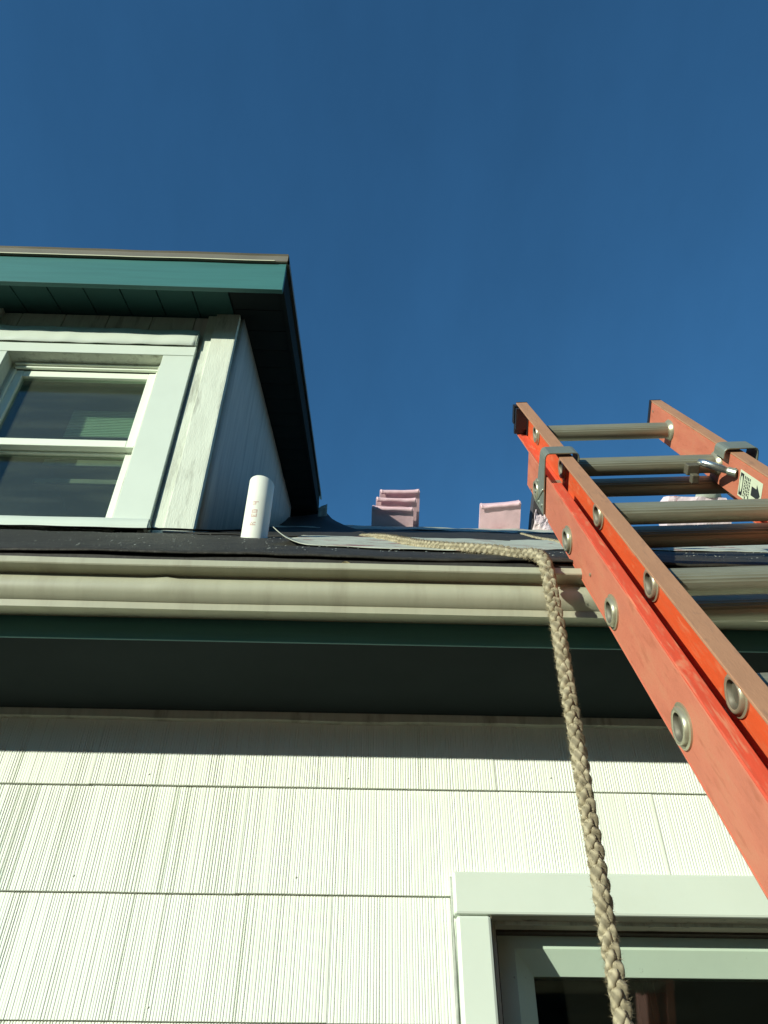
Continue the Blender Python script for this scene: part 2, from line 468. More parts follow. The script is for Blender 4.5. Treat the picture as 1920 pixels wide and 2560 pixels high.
# siding: each ridged panel is one piece, lapped over the course below
EXPO = 0.1795
def panel_mesh(W, seed, nails=True):
    r = random.Random(seed)
    prof = [(0.0, 0.0)]
    x = r.uniform(0.002, 0.004)
    while x < W - 0.004:
        d = (.45 + .75 * abs(nz(x * 21, seed * 1.7)) * 2) * r.choice((0.0015, 0.0013, 0.0012, 0.0010, 0.0007, 0.0004))
        d = min(d, .0017); w = r.uniform(0.0012, 0.0017)
        prof += [(x - w, 0.0), (x - w * .25, d), (x + w * .25, d), (x + w, 0.0)]
        x += r.uniform(0.0040, 0.0054)
    prof.append((W, 0.0))
    bb = MB()
    top, th0, th1 = EXPO + 0.02, 0.0085, 0.0020
    n = len(prof)
    wv = [0.0006 * nz(px * 9 + seed, 3.1) for px, _ in prof]
    for (px, d), e in zip(prof, wv):
        bb.v += [(px, -th0 + d, e), (px, -th1 + d, top), (px, 0.0, e)]
    for k in range(n - 1):
        a, c = 3 * k, 3 * (k + 1)
        bb.f += [(a, c, c + 1, a + 1), (a + 2, c + 2, c, a)]; bb.m += [0, 0]
    bb.quad((0, -th0, 0), (0, -th1, top), (0, 0, top), (0, 0, 0))
    bb.quad((W, 0, 0), (W, 0, top), (W, -th1, top), (W, -th0, 0))
    if nails and W > .3:
        for fx in (0.13, 0.63):
            nx, nzv = W * fx + r.uniform(-.02, .02), 0.020 + r.uniform(-.004, .006)
            ring = [(nx +   .0017 * math.cos(t * 1.0472), -th0 - .0007, nzv + .0017 * math.sin(t * 1.0472)) for t in range(6)]
            ring0 = [(nx + .0021 * math.cos(t * 1.0472), -th0 + .002, nzv + .0021 * math.sin(t * 1.0472)) for t in range(6)]
            bb.rings([ring0, ring], 0, False, True)
    return bb.mesh("siding_panel", ["siding"])
PW = 0.7317
GAP = 0.0007
shared = [panel_mesh(PW - GAP, 100 + k) for k in range(4)]
cut = {}
def place_panel(x0, x1, z, k):
    W = x1 - x0
    if W < 0.004: return
    if abs(W - (PW - GAP)) < 1e-6:
        me = shared[k % 4]
    else:
        me = panel_mesh(W, 300 + k, W > .3)
    o = link("siding_panel", me, wall, (x0, WALLY - .0004 * (k % 3), z + .0011 * nz(k * 1.37, 2.2)))
    o.rotation_euler = (0, .0016 * nz(k * 2.1, 7.7), 0)
row_z = [0.5605 + EXPO] + [0.5605 - EXPO * k for k in range(0, 13)]
row_x = [0.10, 0.2434, 0.5275, -0.045, 0.31, 0.12, 0.5, 0.26]
kk = 0
for ri, z in enumerate(row_z[1:]):
    if z + EXPO < -EYE: break
    off = row_x[(ri + 1) % 8] % PW
    x = HX0 + .3 - PW + off - ((HX0 + .3) % PW)
    while x < HX1 - .3:
        a, c = max(x, HX0 + .3), min(x + PW - GAP, HX1 - .3)
        kk += 1
        if c > a:
            if z < WZ1 and z + EXPO > WZ0 - .08 and c > CX0 - .002 and a < CX1:
                place_panel(a, min(c, CX0 - .0035), z, kk) if a < CX0 - .004 else None
                place_panel(max(a, CX1 + .003), c, z, kk + 50) if c > CX1 + .004 else None
            else:
                place_panel(a, c, z, kk)
        x += PW
# frieze strip with a ragged paint line under the soffit
b = MB()
xs = lin(HX0 + .3, HX1 - .3, 160)
for k in range(len(xs) - 1):
    x0, x1 = xs[k], xs[k + 1]
    f = lambda x: SOF - 0.016 - 0.0035 * nz(x * 5.1, 1.7) - .002 * nz(x * 17, 4)
    b.quad((x0, H - .014, f(x0)), (x1, H - .014, f(x1)), (x1, H - .014, SOF), (x0, H - .014, SOF))
    b.quad((x0, H, f(x0)), (x1, H, f(x1)), (x1, H - .014, f(x1)), (x0, H - .014, f(x0)))
hp(b, "frieze_board", "trim_aged")
# soffit and fascia of the main eave
FY = 1.122
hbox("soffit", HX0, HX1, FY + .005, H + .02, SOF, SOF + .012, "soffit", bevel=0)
hbox("fascia_board", HX0, HX1, FY, FY + .0045, SOF - .0015, 0.862, "teal")

# gutter, extruded ogee profile with a dent
prof = [(1.1205, .803), (1.1205, .7422), (1.0600, .7196), (1.0580, .7304), (1.0545, .7318), (1.0495, .7358), (1.0450, .7398), (1.0418, .7445), (1.0402, .7500),
        (1.0402, .7560), (1.0425, .7630), (1.0465, .7700), (1.0515, .7740), (1.0500, .7772), (1.0210, .7775), (1.0200, .7785), (1.0200, .7885), (1.0215, .7893), (1.0300, .7885), (1.0310, .7850)]
xs = sorted(set(lin(HX0 - .02, -1.4, 24) + lin(-1.4, 1.5, 150) + lin(1.5, HX1 + .02, 24)))
b = MB()
def gut(x, k):
    y, z = prof[k]
    w = 0.0016 * nz(x * 2.2, k * 0.08, 5.0) + .0006 * nz(x * 11, k * .1, 1.0)
    dent = 0.0035 * math.exp(-((x + 0.335) / 0.013) ** 2) if 6 <= k <= 11 else 0.0
    zz = z + (0.0012 * nz(x * 1.7, 9.0) if k > 2 else 0) + (dent * .8 if k in (10, 11) else 0)
    return (x, y + (w if 1 < k < 19 else 0) - dent * .6, zz)
b.grid(gut, xs, range(len(prof)), flip=False)
gutter = hp(b, "gutter", "gutter", smooth=False)
sm = gutter.modifiers.new("gauge", 'SOLIDIFY'); sm.thickness = 0.0012; sm.offset = 1
for p in gutter.data.polygons: p.use_smooth = True
gutter.data.set_sharp_from_angle(angle=math.radians(32)) if hasattr(gutter.data, 'set_sharp_from_angle') else None

# main roof
b = MB()
RX0, RX1 = HX0 - .12, HX1 + .12
b.hexa(((RX0, 1.06, RZ(1.06) - .022), (RX1, 1.06, RZ(1.06) - .022), (RX1, 4.4, RZ(4.4) - .05), (RX0, 4.4, RZ(4.4) - .05),
        (RX0, 1.06, RZ(1.06) - .004), (RX1, 1.06, RZ(1.06) - .004), (RX1, 4.4, RZ(4.4) - .004), (RX0, 4.4, RZ(4.4) - .004)))
yb = 8.8 - 1.06
b.hexa(((RX0, 4.4, RZ(4.4) - .05), (RX1, 4.4, RZ(4.4) - .05), (RX1, yb, RZ(1.06) - .05), (RX0, yb, RZ(1.06) - .05),
        (RX0, 4.4, RZ(4.4) - .004), (RX1, 4.4, RZ(4.4) - .004), (RX1, yb, RZ(1.06) - .004), (RX0, yb, RZ(1.06) - .004)))
roof = hp(b, "roof", "felt")
# black membrane along the eave, wavy and drooping over the edge
b = MB()
def memb(x, h):
    e = h
    wav = .004 * nz(x * 2.3, h * 3, 2.0) + .0045 * nz(x * 6, h * 2.2, 7.0) + .0022 * nz(x * 17, h * 14, 3.0)
    edge = max(0.0, (1.10 - h) / .05)
    lift = .006 + (wav + .002) * (1.25 if x > .5 else 0.8) + .003 * edge * nz(x * 3.1, 8.0) - .004 * edge
    return (x, e + .006 * nz(x * 3.7, h), RZ(h) + max(lift, -.001 if edge > .5 else .0005))
mx = sorted(set(lin(RX0, -1.6, 20) + lin(-1.6, 2.2, 240) + lin(2.2, RX1, 20)))
b.grid(memb, mx, lin(1.052, 1.86, 40), flip=False)
hp(b, "eave_membrane", "membrane", roof, True).modifiers.new("gauge", 'SOLIDIFY').thickness = 0.004
# grey underlayment sheets, wrinkled; the lower one curls up at its left corner
def sheet(x0, x1, h0, h1, base, seed, nx, ny, curl=False, amp=1.0, m='under'):
    bb = MB()
    def fn(u, v):
        x = x0 + (x1 - x0) * u
        hh0 = h0(x) if callable(h0) else h0
        h = hh0 + (h1 - hh0) * v
        z = RZ(h) + base + amp * (.0050 * nz(x * 1.9, h * 2.6, seed) + .0048 * nz(x * 5.3, h * 4.1, seed + 3) + .0032 * nz(x * 13, h * 12, seed + 8))
        z = max(z, RZ(h) + .002)
        if h < 1.95 and m == 'under': z = max(z, memb(x, min(h, 1.86))[2] + RZ(h) - RZ(min(h, 1.86)) + .0025)
        if curl:
            c = max(0.0, 1 - (x - x0) / 0.085); f = max(0.0, 1 - v / .42)
            z += .047 * c * c * f
        return (x, h, z)
    bb.grid(fn, [k / (nx - 1) for k in range(nx)], [k / (ny - 1) for k in range(ny)])
    o = hp(bb, "underlayment_sheet", m, roof, True)
    o.modifiers.new("gauge", 'SOLIDIFY').thickness = -0.0012
    return o
sheet(-.205, 2.9, lambda x: (1.285 - .10 * min(1, max(0, x + .2) / .38) + (.24 * min(1, max(0, (x - .2)) / .35)) + .03 * nz(x * 4, 3)), 1.92, .008, 1.0, 200, 30, True)
sheet(-.57, 3.1, lambda x: 1.86 + .09 * nz(x * 2.3, 5) + (.9 * max(0, min(1, (x - .9) / .5))), 3.30, .0085, 21.0, 150, 26, m='membrane')  # dark colour stands in for a band of shade on the underlayment
sheet(1.0, 3.1, lambda x: 1.9 + .09 * nz(x * 2.3, 5), 3.30, .0095, 31.0, 80, 26)
sheet(-.57, 3.2, lambda x: 3.12 + .10 * nz(x * 3, 15), 4.42, .0105, 41.0, 120, 26, amp=1.7)
sheet(3.2, 5.2, 1.4, 4.42, .008, 61.0, 40, 30)
# pale grit scattered on the black membrane
b = MB(); gr = random.Random(5)
for _ in range(700):
    x, h = gr.uniform(-1.3, 1.6), 1.07 + .7 * gr.random() ** 1.5
    q = gr.uniform(.0008, .0026); z = RZ(h) + .013
    b.poly(((x - q, h, z), (x + q, h - q * .3, z + q * .4), (x, h + q, z + q * 1.6)))
o = hp(b, "roof_grit", "caulk", roof); o['kind'] = 'stuff'
# loose dark strip curling down from the end of the dormer's eave, and a pale tab beside it
pts = [(-.30, 4.2, .125), (-.24, 3.9, .070), (-.135, 3.3, .028), (-.036, 2.6, .014), (.02, 2.2, .010), (.052, 1.93, .007)]
b = MB()
def strip(u, v):
    k = min(int(u * 5), 4); f = u * 5 - k
    p, q = pts[k], pts[k + 1]
    x, h, l = (p[i] + (q[i] - p[i]) * f for i in range(3))
    return (x - (.05 + .50 * (1 - u) ** 2) * v, h - .05 * v, RZ(h - .05 * v) + max(.006, l * (1 - .88 * v)) + .004 * nz(u * 9, v * 3, 2))
b.grid(strip, lin(0, 1, 40), lin(0, 1, 7))
hp(b, "loose_membrane_strip", "membrane", roof, True).modifiers.new("gauge", 'SOLIDIFY').thickness = .003
b = MB()
b.grid(lambda u, v: (-.345 + .06 * u, 4.05 - .05 * v, RZ(4.05) + .02 + .10 * v + .05 * u + .006 * math.sin(5 * u)), lin(0, 1, 6), lin(0, 1, 5))
hp(b, "flashing_tab", "caulk", roof, True).modifiers.new("gauge", 'SOLIDIFY').thickness = .003

# ---------------- lower window
win = hp(MB(), "window", "trim")
F = 1.365
hb = lambda *a, **k: hbox(*a, **{**k, 'parent': win})
hb("head_casing", CX0, CX1, F - .002, H + .01, WZ1, CZ1, "trim", bevel=.004)
hb("side_casing", CX0 + .003, WX0, F, H + .01, WZ0 - .001, WZ1 - .0008, "trim", bevel=.005)
hb("side_casing", WX1, CX1 - .003, F, H + .01, WZ0 - .001, WZ1 - .0008, "trim", bevel=.005)
hb("window_sill", CX0 - .02, CX1 + .02, F - .04, H + .06, WZ0 - .05, WZ0 - .0015, "trim", bevel=.004)
b = MB()   # ragged caulk bead down the casing's left side
zz = lin(WZ0, CZ1 - .004, 90)
b.tube([(CX0 - .0012 + .0009 * nz(z * 40, 2), H - .006 + .002 * nz(z * 30, 6), z) for z in zz], [.0022 + .0016 * abs(nz(z * 55, 9)) for z in zz], 6)
hp(b, "caulk_bead", "caulk", win, True)
# jambs: a stepped reveal
b = MB()
JY = 1.402
def reveal(bb, x0, x1, z0, z1, y0, y1, m):
    bb.quad((x0, y0, z0), (x0, y1, z0), (x0, y1, z1), (x0, y0, z1), m)
    bb.quad((x1, y1, z0), (x1, y0, z0), (x1, y0, z1), (x1, y1, z1), m)
    bb.quad((x0, y1, z1), (x1, y1, z1), (x1, y0, z1), (x0, y0, z1), m)
    bb.quad((x0, y0, z0), (x1, y0, z0), (x1, y1, z0), (x0, y1, z0), m)
def stepface(bb, x0, x1, z0, z1, xi0, xi1, zi0, zi1, y, m):
    bb.quad((x0, y, z0), (xi0, y, zi0), (xi0, y, zi1), (x0, y, z1), m)
    bb.quad((xi1, y, zi0), (x1, y, z0), (x1, y, z1), (xi1, y, zi1), m)
    bb.quad((xi0, y, zi1), (xi1, y, zi1), (x1, y, z1), (x0, y, z1), m)
    bb.quad((x0, y, z0), (x1, y, z0), (xi1, y, zi0), (xi0, y, zi0), m)
A = (WX0 + .0004, WX1 - .0004, WZ0, WZ1 - .0004)
reveal(b, *A, F + .003, 1.400, 0)
Bv = (WX0 + .011, WX1 - .011, WZ0 + .008, WZ1 - .006)
stepface(b, *A, *Bv, 1.400, 1)
reveal(b, *Bv, 1.400, 1.430, 0)
Cv = (WX0 + .0170, WX1 - .0170, WZ0 + .012, WZ1 - .0095)
stepface(b, *Bv, *Cv, 1.430, 2)
reveal(b, *Cv, 1.430, 1.462, 2)
hp(b, "window_jamb", ["jamb", "trim_aged", "grime"], win)
# sash: flat outer band, then a bevel sloping in to the glass, mitred corners
S0 = (WX0 + .0190, WX1 - .0190, WZ0 + .02, .3385)
S1 = (WX0 + .0480, WX1 - .0480, WZ0 + .045, .3192)
S2 = (WX0 + .0800, WX1 - .0800, WZ0 + .08, .2835)
for side in range(4):
    b = MB()
    def ringpts(R_, y):
        x0, x1, z0, z1 = R_
        return [(x0, y, z0), (x1, y, z0), (x1, y, z1), (x0, y, z1)]
    a0, a1, a2, a3 = ringpts(S0, 1.450), ringpts(S1, 1.450), ringpts(S2, 1.474), ringpts(S2, 1.496)
    a_, b_ = ringpts(S0, 1.496), None
    i, j = side, (side + 1) % 4
    b.quad(a0[i], a0[j], a1[j], a1[i]); b.quad(a1[i], a1[j], a2[j], a2[i]); b.quad(a2[i], a2[j], a3[j], a3[i]); b.quad(a0[j], a0[i], a_[i], a_[j])
    hp(b, "sash_rail" if side % 2 == 0 else "sash_stile", "sash", win)
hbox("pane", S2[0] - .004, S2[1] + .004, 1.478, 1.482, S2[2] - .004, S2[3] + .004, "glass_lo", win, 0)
b = MB()
b.quad((.05, 1.515, .6), (3, 1.515, .6), (3, 4.2, .6), (.05, 4.2, .6)); b.quad((.05, 4.2, -1.4), (.05, 4.2, .6), (3, 4.2, .6), (3, 4.2, -1.4))
b.quad((.05, 1.5, -1.4), (.05, 1.5, .6), (.05, 4.2, .6), (.05, 4.2, -1.4)); b.quad((3, 1.5, -1.4), (3, 4.2, -1.4), (3, 4.2, .6), (3, 1.5, .6))
b.quad((.05, 1.5, -1.4), (.05, 4.2, -1.4), (3, 4.2, -1.4), (3, 1.5, -1.4))
b.quad((.05, 1.48, .55), (.05, 1.48, .6), (3, 1.48, .6), (3, 1.48, .55))
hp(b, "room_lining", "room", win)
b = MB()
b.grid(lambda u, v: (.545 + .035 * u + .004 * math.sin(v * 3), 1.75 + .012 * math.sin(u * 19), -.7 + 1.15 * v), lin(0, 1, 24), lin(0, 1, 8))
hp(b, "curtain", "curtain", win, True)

# ---------------- dormer
DY = 2.0
DXR, DXL = -0.5818, -1.700
RHO = 0.400
SZ = lambda h: 2.895 + RHO * (h - DY)           # underside of the dormer's sloping soffit
EH = 1.7850
EZ = 2.7795
WIN0, WIN1 = -1.484, -0.8535                     # dormer window opening
DZ1, DZ0 = 2.589, 1.681
b = MB()   # sheathing behind the boards
b.box(DXL + .02, WIN0 - .001, DY + .032, DY + .06, 1.60, SZ(DY))
b.box(WIN1 + .001, DXR - .02, DY + .032, DY + .06, 1.60, SZ(DY))
b.box(WIN0 - .001, WIN1 + .001, DY + .0325, DY + .0595, DZ1 + .001, SZ(DY) - .001)
b.box(WIN0 - .001, WIN1 + .001, DY + .0325, DY + .0595, 1.60, DZ0 - .001)
dw = hp(b, "dormer_wall", "groove")
x = DXR - .006
bi = 0
while x > DXL + .04:
    x0 = max(x - .184, DXL + .02)
    y0 = DY + .014 + .002 * nz(bi * 3.3, 1)
    if x0 > WIN0 - .1 and x < WIN1 + .1 or (x0 < WIN1 and x > WIN0):
        za = 2.60
    else:
        za = 1.60
    bb = MB(); bb.box(x0, x, y0, DY + .031, za, SZ(DY) - .002)
    hp(bb, "board", "cheek" if bi == 0 else "trim_aged", dw, False, .002)
    x = x0 - .0035; bi += 1
# cheek: board wall following the roof
b = MB()
ys = lin(DY + .02, 4.25, 24)
for sx in (DXR, DXL):
    b = MB()
    o_ = -1 if sx == DXR else 1
    b.grid(lambda y, z: (sx + o_ * (.004 + .0012 * nz(y * 3, z * .4)), y, RZ(y) - .02 + (SZ(y) - .001 - RZ(y) + .02) * z), ys, (0, .33, .67, 1), flip=(o_ < 0))
    o = hp(b, "dormer_cheek", "cheek", None, True)
    sd = o.modifiers.new("gauge", 'SOLIDIFY'); sd.thickness = .022
# corner boards
def board_poly(name, pts, y0, y1, m, parent=None, bevel=.002):
    bb = MB()
    bb.rings([[(x, y0, z) for x, z in pts], [(x, y1, z) for x, z in pts]], 0, True, True)
    return hp(bb, name, m, parent, False, bevel)
zt = SZ(DY) - .002
for nm, xa, xb, ya in (("corner_board", -.678, DXR, DY - .010), ("corner_board", -.716, -.6785, DY + .001)):
    n_ = 26
    pts = [(xa + (.0022 * nz(k * .9, xa * 50) if nm else 0), 1.635 + (zt - 1.635) * k / n_) for k in range(n_ + 1)]
    pts = [(xb, zt), (xb, 1.633)][::-1] + [(xb, zt)] * 0 + pts[::-1]
    board_poly(nm, pts, ya, DY + .0135, "trim_aged")
hbox("corner_board", DXR - .0295, DXR + .003, DY - .0095, DY + .075, 1.60, zt, "trim_aged")
hbox("corner_board", DXL - .003, DXL + .10, DY - .010, DY + .0135, 1.60, zt, "trim_aged")
# soffit planks (front), then the side return, all on the roof's slope
XR, XL = -0.3690, -1.93
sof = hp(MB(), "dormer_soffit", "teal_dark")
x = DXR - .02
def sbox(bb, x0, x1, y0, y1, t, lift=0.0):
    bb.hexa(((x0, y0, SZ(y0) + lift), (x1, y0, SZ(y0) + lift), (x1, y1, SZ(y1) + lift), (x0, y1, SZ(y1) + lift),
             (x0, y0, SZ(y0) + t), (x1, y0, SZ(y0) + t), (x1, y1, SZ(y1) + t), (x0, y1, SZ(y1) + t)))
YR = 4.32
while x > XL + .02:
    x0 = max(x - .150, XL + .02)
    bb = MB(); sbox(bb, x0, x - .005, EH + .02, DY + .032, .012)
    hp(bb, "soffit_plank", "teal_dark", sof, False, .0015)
    x = x0
y = EH + .02
while y < YR - .05:
    y1 = min(y + .150, YR)
    bb = MB(); sbox(bb, DXR - .016, XR - .021, y, y1 - .004, .012)
    hp(bb, "soffit_plank", "soffit", sof, False, .0015)
    y = y1
bb = MB(); sbox(bb, XL + .02, XR - .021, EH + .021, YR, .0225, .0125)
hp(bb, "soffit_backing", "groove", sof)
hbox("eave_gap_cover", DXR + .001, XR - .002, YR + .0005, YR + .019, RZ(YR) - .03, SZ(YR) + .10, "soffit")  # board added to cover the sky gap below the rake end
# fascia, rake and drip metal
FT = 2.970
board_poly("dormer_fascia", [(XL, EZ), (XR - .002, EZ - .0035), (XR - .002, FT + .001), (XL, FT)], EH - .001, EH + .0195, "teal", None, .0015)
b = MB()
lipx = lin(XL - .01, XR + .002, 60)
def lipz(x): return FT + .0035 + .002 * nz(x * 6, 2)
def dripf(x, k):
    pr = ((EH + .018, FT + .004), (EH - .010, FT - .002 + .0), (EH - .0135, FT + .001), (EH - .008, FT + .012), (EH - .006, FT + .052), (EH - .012, FT + .058), (EH + .05, FT + .066))
    y_, z_ = pr[k]
    return (x, y_ + .0015 * nz(x * 5, k * .3), z_ + .0022 * nz(x * 4.5, 6.0))
b.grid(dripf, lipx, range(7))
hp(b, "drip_edge", ["drip"], None)
b = MB()
b.grid(lambda x, k: (x, EH - .0156 + .0004 * k, FT - .0030 + .0060 * k + .0022 * nz(x * 4.5, 6.0)), lipx[:-2], range(2))
hp(b, "drip_lip", ["drip_lip"], None)
b = MB()
b.hexa(((XR - .021, EH + .02, SZ(EH + .02) - .004), (XR - .002, EH + .02, SZ(EH + .02) - .004), (XR - .002, YR, SZ(YR) - .004), (XR - .021, YR, SZ(YR) - .004),
        (XR - .021, EH + .02, SZ(EH) + .185), (XR - .002, EH + .02, SZ(EH) + .185), (XR - .002, YR, SZ(YR) + .185), (XR - .021, YR, SZ(YR) + .185)))
hp(b, "rake_board", "soffit", None, False, .0015)
b = MB()
rzz = lin(EH - .012, YR + .05, 40)
b.grid(lambda h, k: ((XR - .001, XR + .012 + .002 * nz(h * 4, 3), XR + .013 + .002 * nz(h * 4, 3), XR + .005, XR - .001)[k],
                     h, SZ(h) + (.146, .140, .150, .215, .22)[k]), rzz, range(5), flip=True)
hp(b, "rake_drip_edge", "drip")
b = MB()
b.hexa(((XL, EH + .004, FT + .030), (XR + .004, EH + .004, FT + .030), (XR + .004, YR + .04, SZ(YR + .04) + .19), (XL, YR + .04, SZ(YR + .04) + .19),
        (XL, EH + .004, FT + .056), (XR + .004, EH + .004, FT + .056), (XR + .004, YR + .04, SZ(YR + .04) + .22), (XL, YR + .04, SZ(YR + .04) + .22)))
hp(b, "dormer_roof", "shingle_roof")
# flashing turned up at the foot of the dormer
b = MB()
b.grid(lambda x, k: (x, DY - .025 - (.03, .0, -.012)[k] + .004 * nz(x * 7, 3), RZ(DY - .03) + (.004, .020, .034)[k] + (.010 * nz(x * 5.5, 1) + .006 * nz(x * 15, 4)) * (0, .8, 1)[k]), lin(DXL - .1, -.40, 110), range(3))
hp(b, "base_flashing", "membrane", None, True)
# dormer window
dwin = hp(MB(), "dormer_window", "trim")
db = lambda *a, **k: hbox(*a, **{**k, 'parent': dwin})
b = MB()   # head flashing, buckled sheet metal over the head casing
hx = lin(-1.62, -.7314, 50)
def hfl(x, k):
    z = (2.6475 + .006 * nz(x * 4, 1), 2.690, 2.752, 2.756)[k]
    y = (DY - .024, DY - .020, DY - .021, DY + .013)[k] + .0065 * nz(x * 5.2, k * .9) * (1 if k < 3 else 0) + .003 * nz(x * 13, k * .7) * (1 if k < 3 else 0)
    return (x, y, z)
b.grid(hfl, hx, range(4), flip=False)
b.quad(hfl(hx[-1], 0), (hx[-1], DY + .013, 2.648), (hx[-1], DY + .013, 2.756), hfl(hx[-1], 2))
hp(b, "head_flashing", "trim", dwin, True).modifiers.new("gauge", 'SOLIDIFY').thickness = .0015
db("head_casing", WIN0 - .09, -.7275, DY - .016, DY + .013, DZ1, 2.650, "trim", bevel=.002)
db("side_casing", WIN1, -.7280, DY - .014, DY + .013, 1.677, DZ1 - .001, "trim", bevel=.002)
db("side_casing", WIN0 - .128, WIN0, DY - .014, DY + .013, 1.677, DZ1 - .001, "trim", bevel=.002)
b = MB()
reveal(b, WIN0 + .0005, WIN1 - .0005, DZ0, DZ1 - .0005, DY - .012, 2.052, 0)
stepface(b, WIN0, WIN1, DZ0, DZ1, WIN0 + .016, WIN1 - .012, DZ0 + .005, DZ1 - .010, 2.052, 0)
hp(b, "window_jamb", "trim_aged", dwin)
# upper sash (outer) and lower sash (inner)
def sash(x0, x1, z0, z1, y, stile, top, bot, nm):
    b1 = MB(); b1.box(x0, x0 + stile, y, y + .03, z0, z1); b1.box(x0 - .004, x0 + .008, y - .008, y + .02, z0, z1)
    hp(b1, "sash_stile", "vinyl", dwin, False, .002)
    b1 = MB(); b1.box(x1 - stile, x1, y, y + .03, z0, z1); b1.box(x1 - .008, x1 + .006, y - .008, y + .02, z0, z1)
    hp(b1, "sash_stile", "vinyl", dwin, False, .002)
    b1 = MB(); b1.box(x0 + stile, x1 - stile, y + .0015, y + .0285, z1 - top, z1)
    hp(b1, "sash_rail", "vinyl", dwin, False, .002)
    b1 = MB(); b1.box(x0 + stile, x1 - stile, y - .001, y + .0285, z0, z0 + bot)
    hp(b1, "sash_rail", "vinyl", dwin, False, .002)
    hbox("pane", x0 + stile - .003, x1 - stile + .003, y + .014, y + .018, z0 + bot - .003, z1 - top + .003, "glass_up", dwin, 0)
sash(-1.466, -.880, 2.118, 2.556, 2.058, .0385, .034, .036, "upper")
sash(-1.462, -.884, 1.700, 2.140, 2.0885, .0385, .030, .034, "lower")
b = MB()    # thin header strips above the upper sash
b.box(WIN0 + .02, WIN1 - .02, 2.044, 2.056, 2.5595, 2.5680); b.box(WIN0 + .02, WIN1 - .02, 2.036, 2.046, 2.5735, 2.5790)
hp(b, "sash_track", "vinyl", dwin, False, .001)
b = MB()
b.box(WIN1 - .022, WIN1 - .001, 2.030, 2.06, DZ0, DZ1 - .012)
hp(b, "jamb_liner", "trim_aged", dwin, False, .001)
b = MB()
b.grid(lambda x, k: (x, (DY - .040, DY - .042, DY - .040, DY + .1)[k] + .003 * nz(x * 6, 2), (1.640, 1.655, 1.684, 1.7)[k] + (.005 * nz(x * 7, 3) if k == 0 else 0)), lin(-1.62, -.722, 40), range(4), flip=False)
b.box(-.735, -.7225, DY - .036, DY + .01, 1.645, 1.682)
hp(b, "window_sill", "trim", dwin, True)
b = MB()
X0, X1, Y0, Y1, Z0, Z1 = -1.67, -.62, 2.135, 3.4, 1.55, 2.86
b.quad((X0, Y0, Z1), (X1, Y0, Z1), (X1, Y1, Z1), (X0, Y1, Z1)); b.quad((X0, Y1, Z0), (X0, Y1, Z1), (X1, Y1, Z1), (X1, Y1, Z0))
b.quad((X0, Y0, Z0), (X0, Y0, Z1), (X0, Y1, Z1), (X0, Y1, Z0)); b.quad((X1, Y0, Z0), (X1, Y1, Z0), (X1, Y1, Z1), (X1, Y0, Z1))
b.quad((X0, Y0, Z0), (X0, Y1, Z0), (X1, Y1, Z0), (X1, Y0, Z0))
hp(b, "room_lining", "room_green", dwin)
b = MB()    # a row of pale slats set inside the right half of the window
z = 2.520
while z > 2.36:
    b.hexa(((-1.262, 2.230, z - .010), (-.80, 2.230, z - .010), (-.80, 2.236, z - .0095), (-1.262, 2.236, z - .0095),
            (-1.262, 2.238, z), (-.80, 2.238, z), (-.80, 2.2395, z), (-1.262, 2.2395, z)))
    z -= .0098
hp(b, "pale_slats", "slat", dwin)
for xa, za, zb in ((-1.31, 2.205, 2.238), (-1.32, 2.108, 2.132)):  # two faint grey strips set behind the glass
    bb = MB(); bb.box(xa, -.80, 2.25, 2.262, za, zb)
    hp(bb, "grey_band", "pane_band", dwin, False, .002)

# ------------------------------------------------------------------ vent pipe
px, py_ = -.318, 1.69
vp = empty("vent_pipe", (px * S, py_ * S, RZ(py_) * S + EYE))
vp.scale = (S, S, S)
tag(vp, "short white plastic vent pipe with faded red print standing on the roof beside the dormer", "vent pipe")
b = MB()
R0 = .0370
n = 36
def circ(r, z, jag=0.0, slant=0.0):
    pts = []
    for k in range(n):
        a = 2 * math.pi * k / n
        zz = z + slant * math.cos(a - .2)
        if jag: zz += jag * (1 if (3.3 < a < 4.1) else .0) + .0015 * nz(a * 3)
        pts.append((r * math.cos(a), r * math.sin(a), zz))
    return pts
b.rings([circ(R0, -.05, .0), circ(R0, .10), circ(R0, .213, 0, -.006), circ(R0 - .0015, .215, 0, -.006), circ(R0 - .005, .215, 0, -.006), circ(R0 - .005, .02)], 0)
pb = b.build("pipe", "pvc", vp, (0, 0, 0), True)
pb.data.set_sharp_from_angle(angle=math.radians(40)) if hasattr(pb.data, 'set_sharp_from_angle') else None
# faded print running up the pipe: five blocky characters read from below
GL = {'P': ("111", "101", "111", "100", "100"), 'V': ("101", "101", "101", "101", "010"), 'C': ("111", "100", "100", "100", "111"),
      'R': ("110", "101", "110", "101", "101"), '4': ("101", "101", "111", "001", "001"), '0': ("111", "101", "101", "101", "111"),
      'E': ("111", "100", "110", "100", "111"), 'D': ("110", "101", "101", "101", "110")}
b = MB()
def pipe_cell(a0, a1, z0, z1):
    r = R0 + .0003
    q = lambda a, z: (r * math.cos(a), r * math.sin(a), z)
    b.quad(q(a0, z0), q(a1, z0), q(a1, z1), q(a0, z1))
zc = .022
for ch in "R E0 4":
    if ch != ' ':
        b = MB()
        for rr, line in enumerate(GL[ch]):
            for cc, bit in enumerate(line):
                if bit == '1':
                    a = -math.pi / 2 - .30 + rr * .085
                    pipe_cell(a, a + .08, zc + cc * .0042, zc + cc * .0042 + .0040)
        b.build("printed_character", "pvc_ink", vp)['kind'] = 'stuff'
    zc += .0155

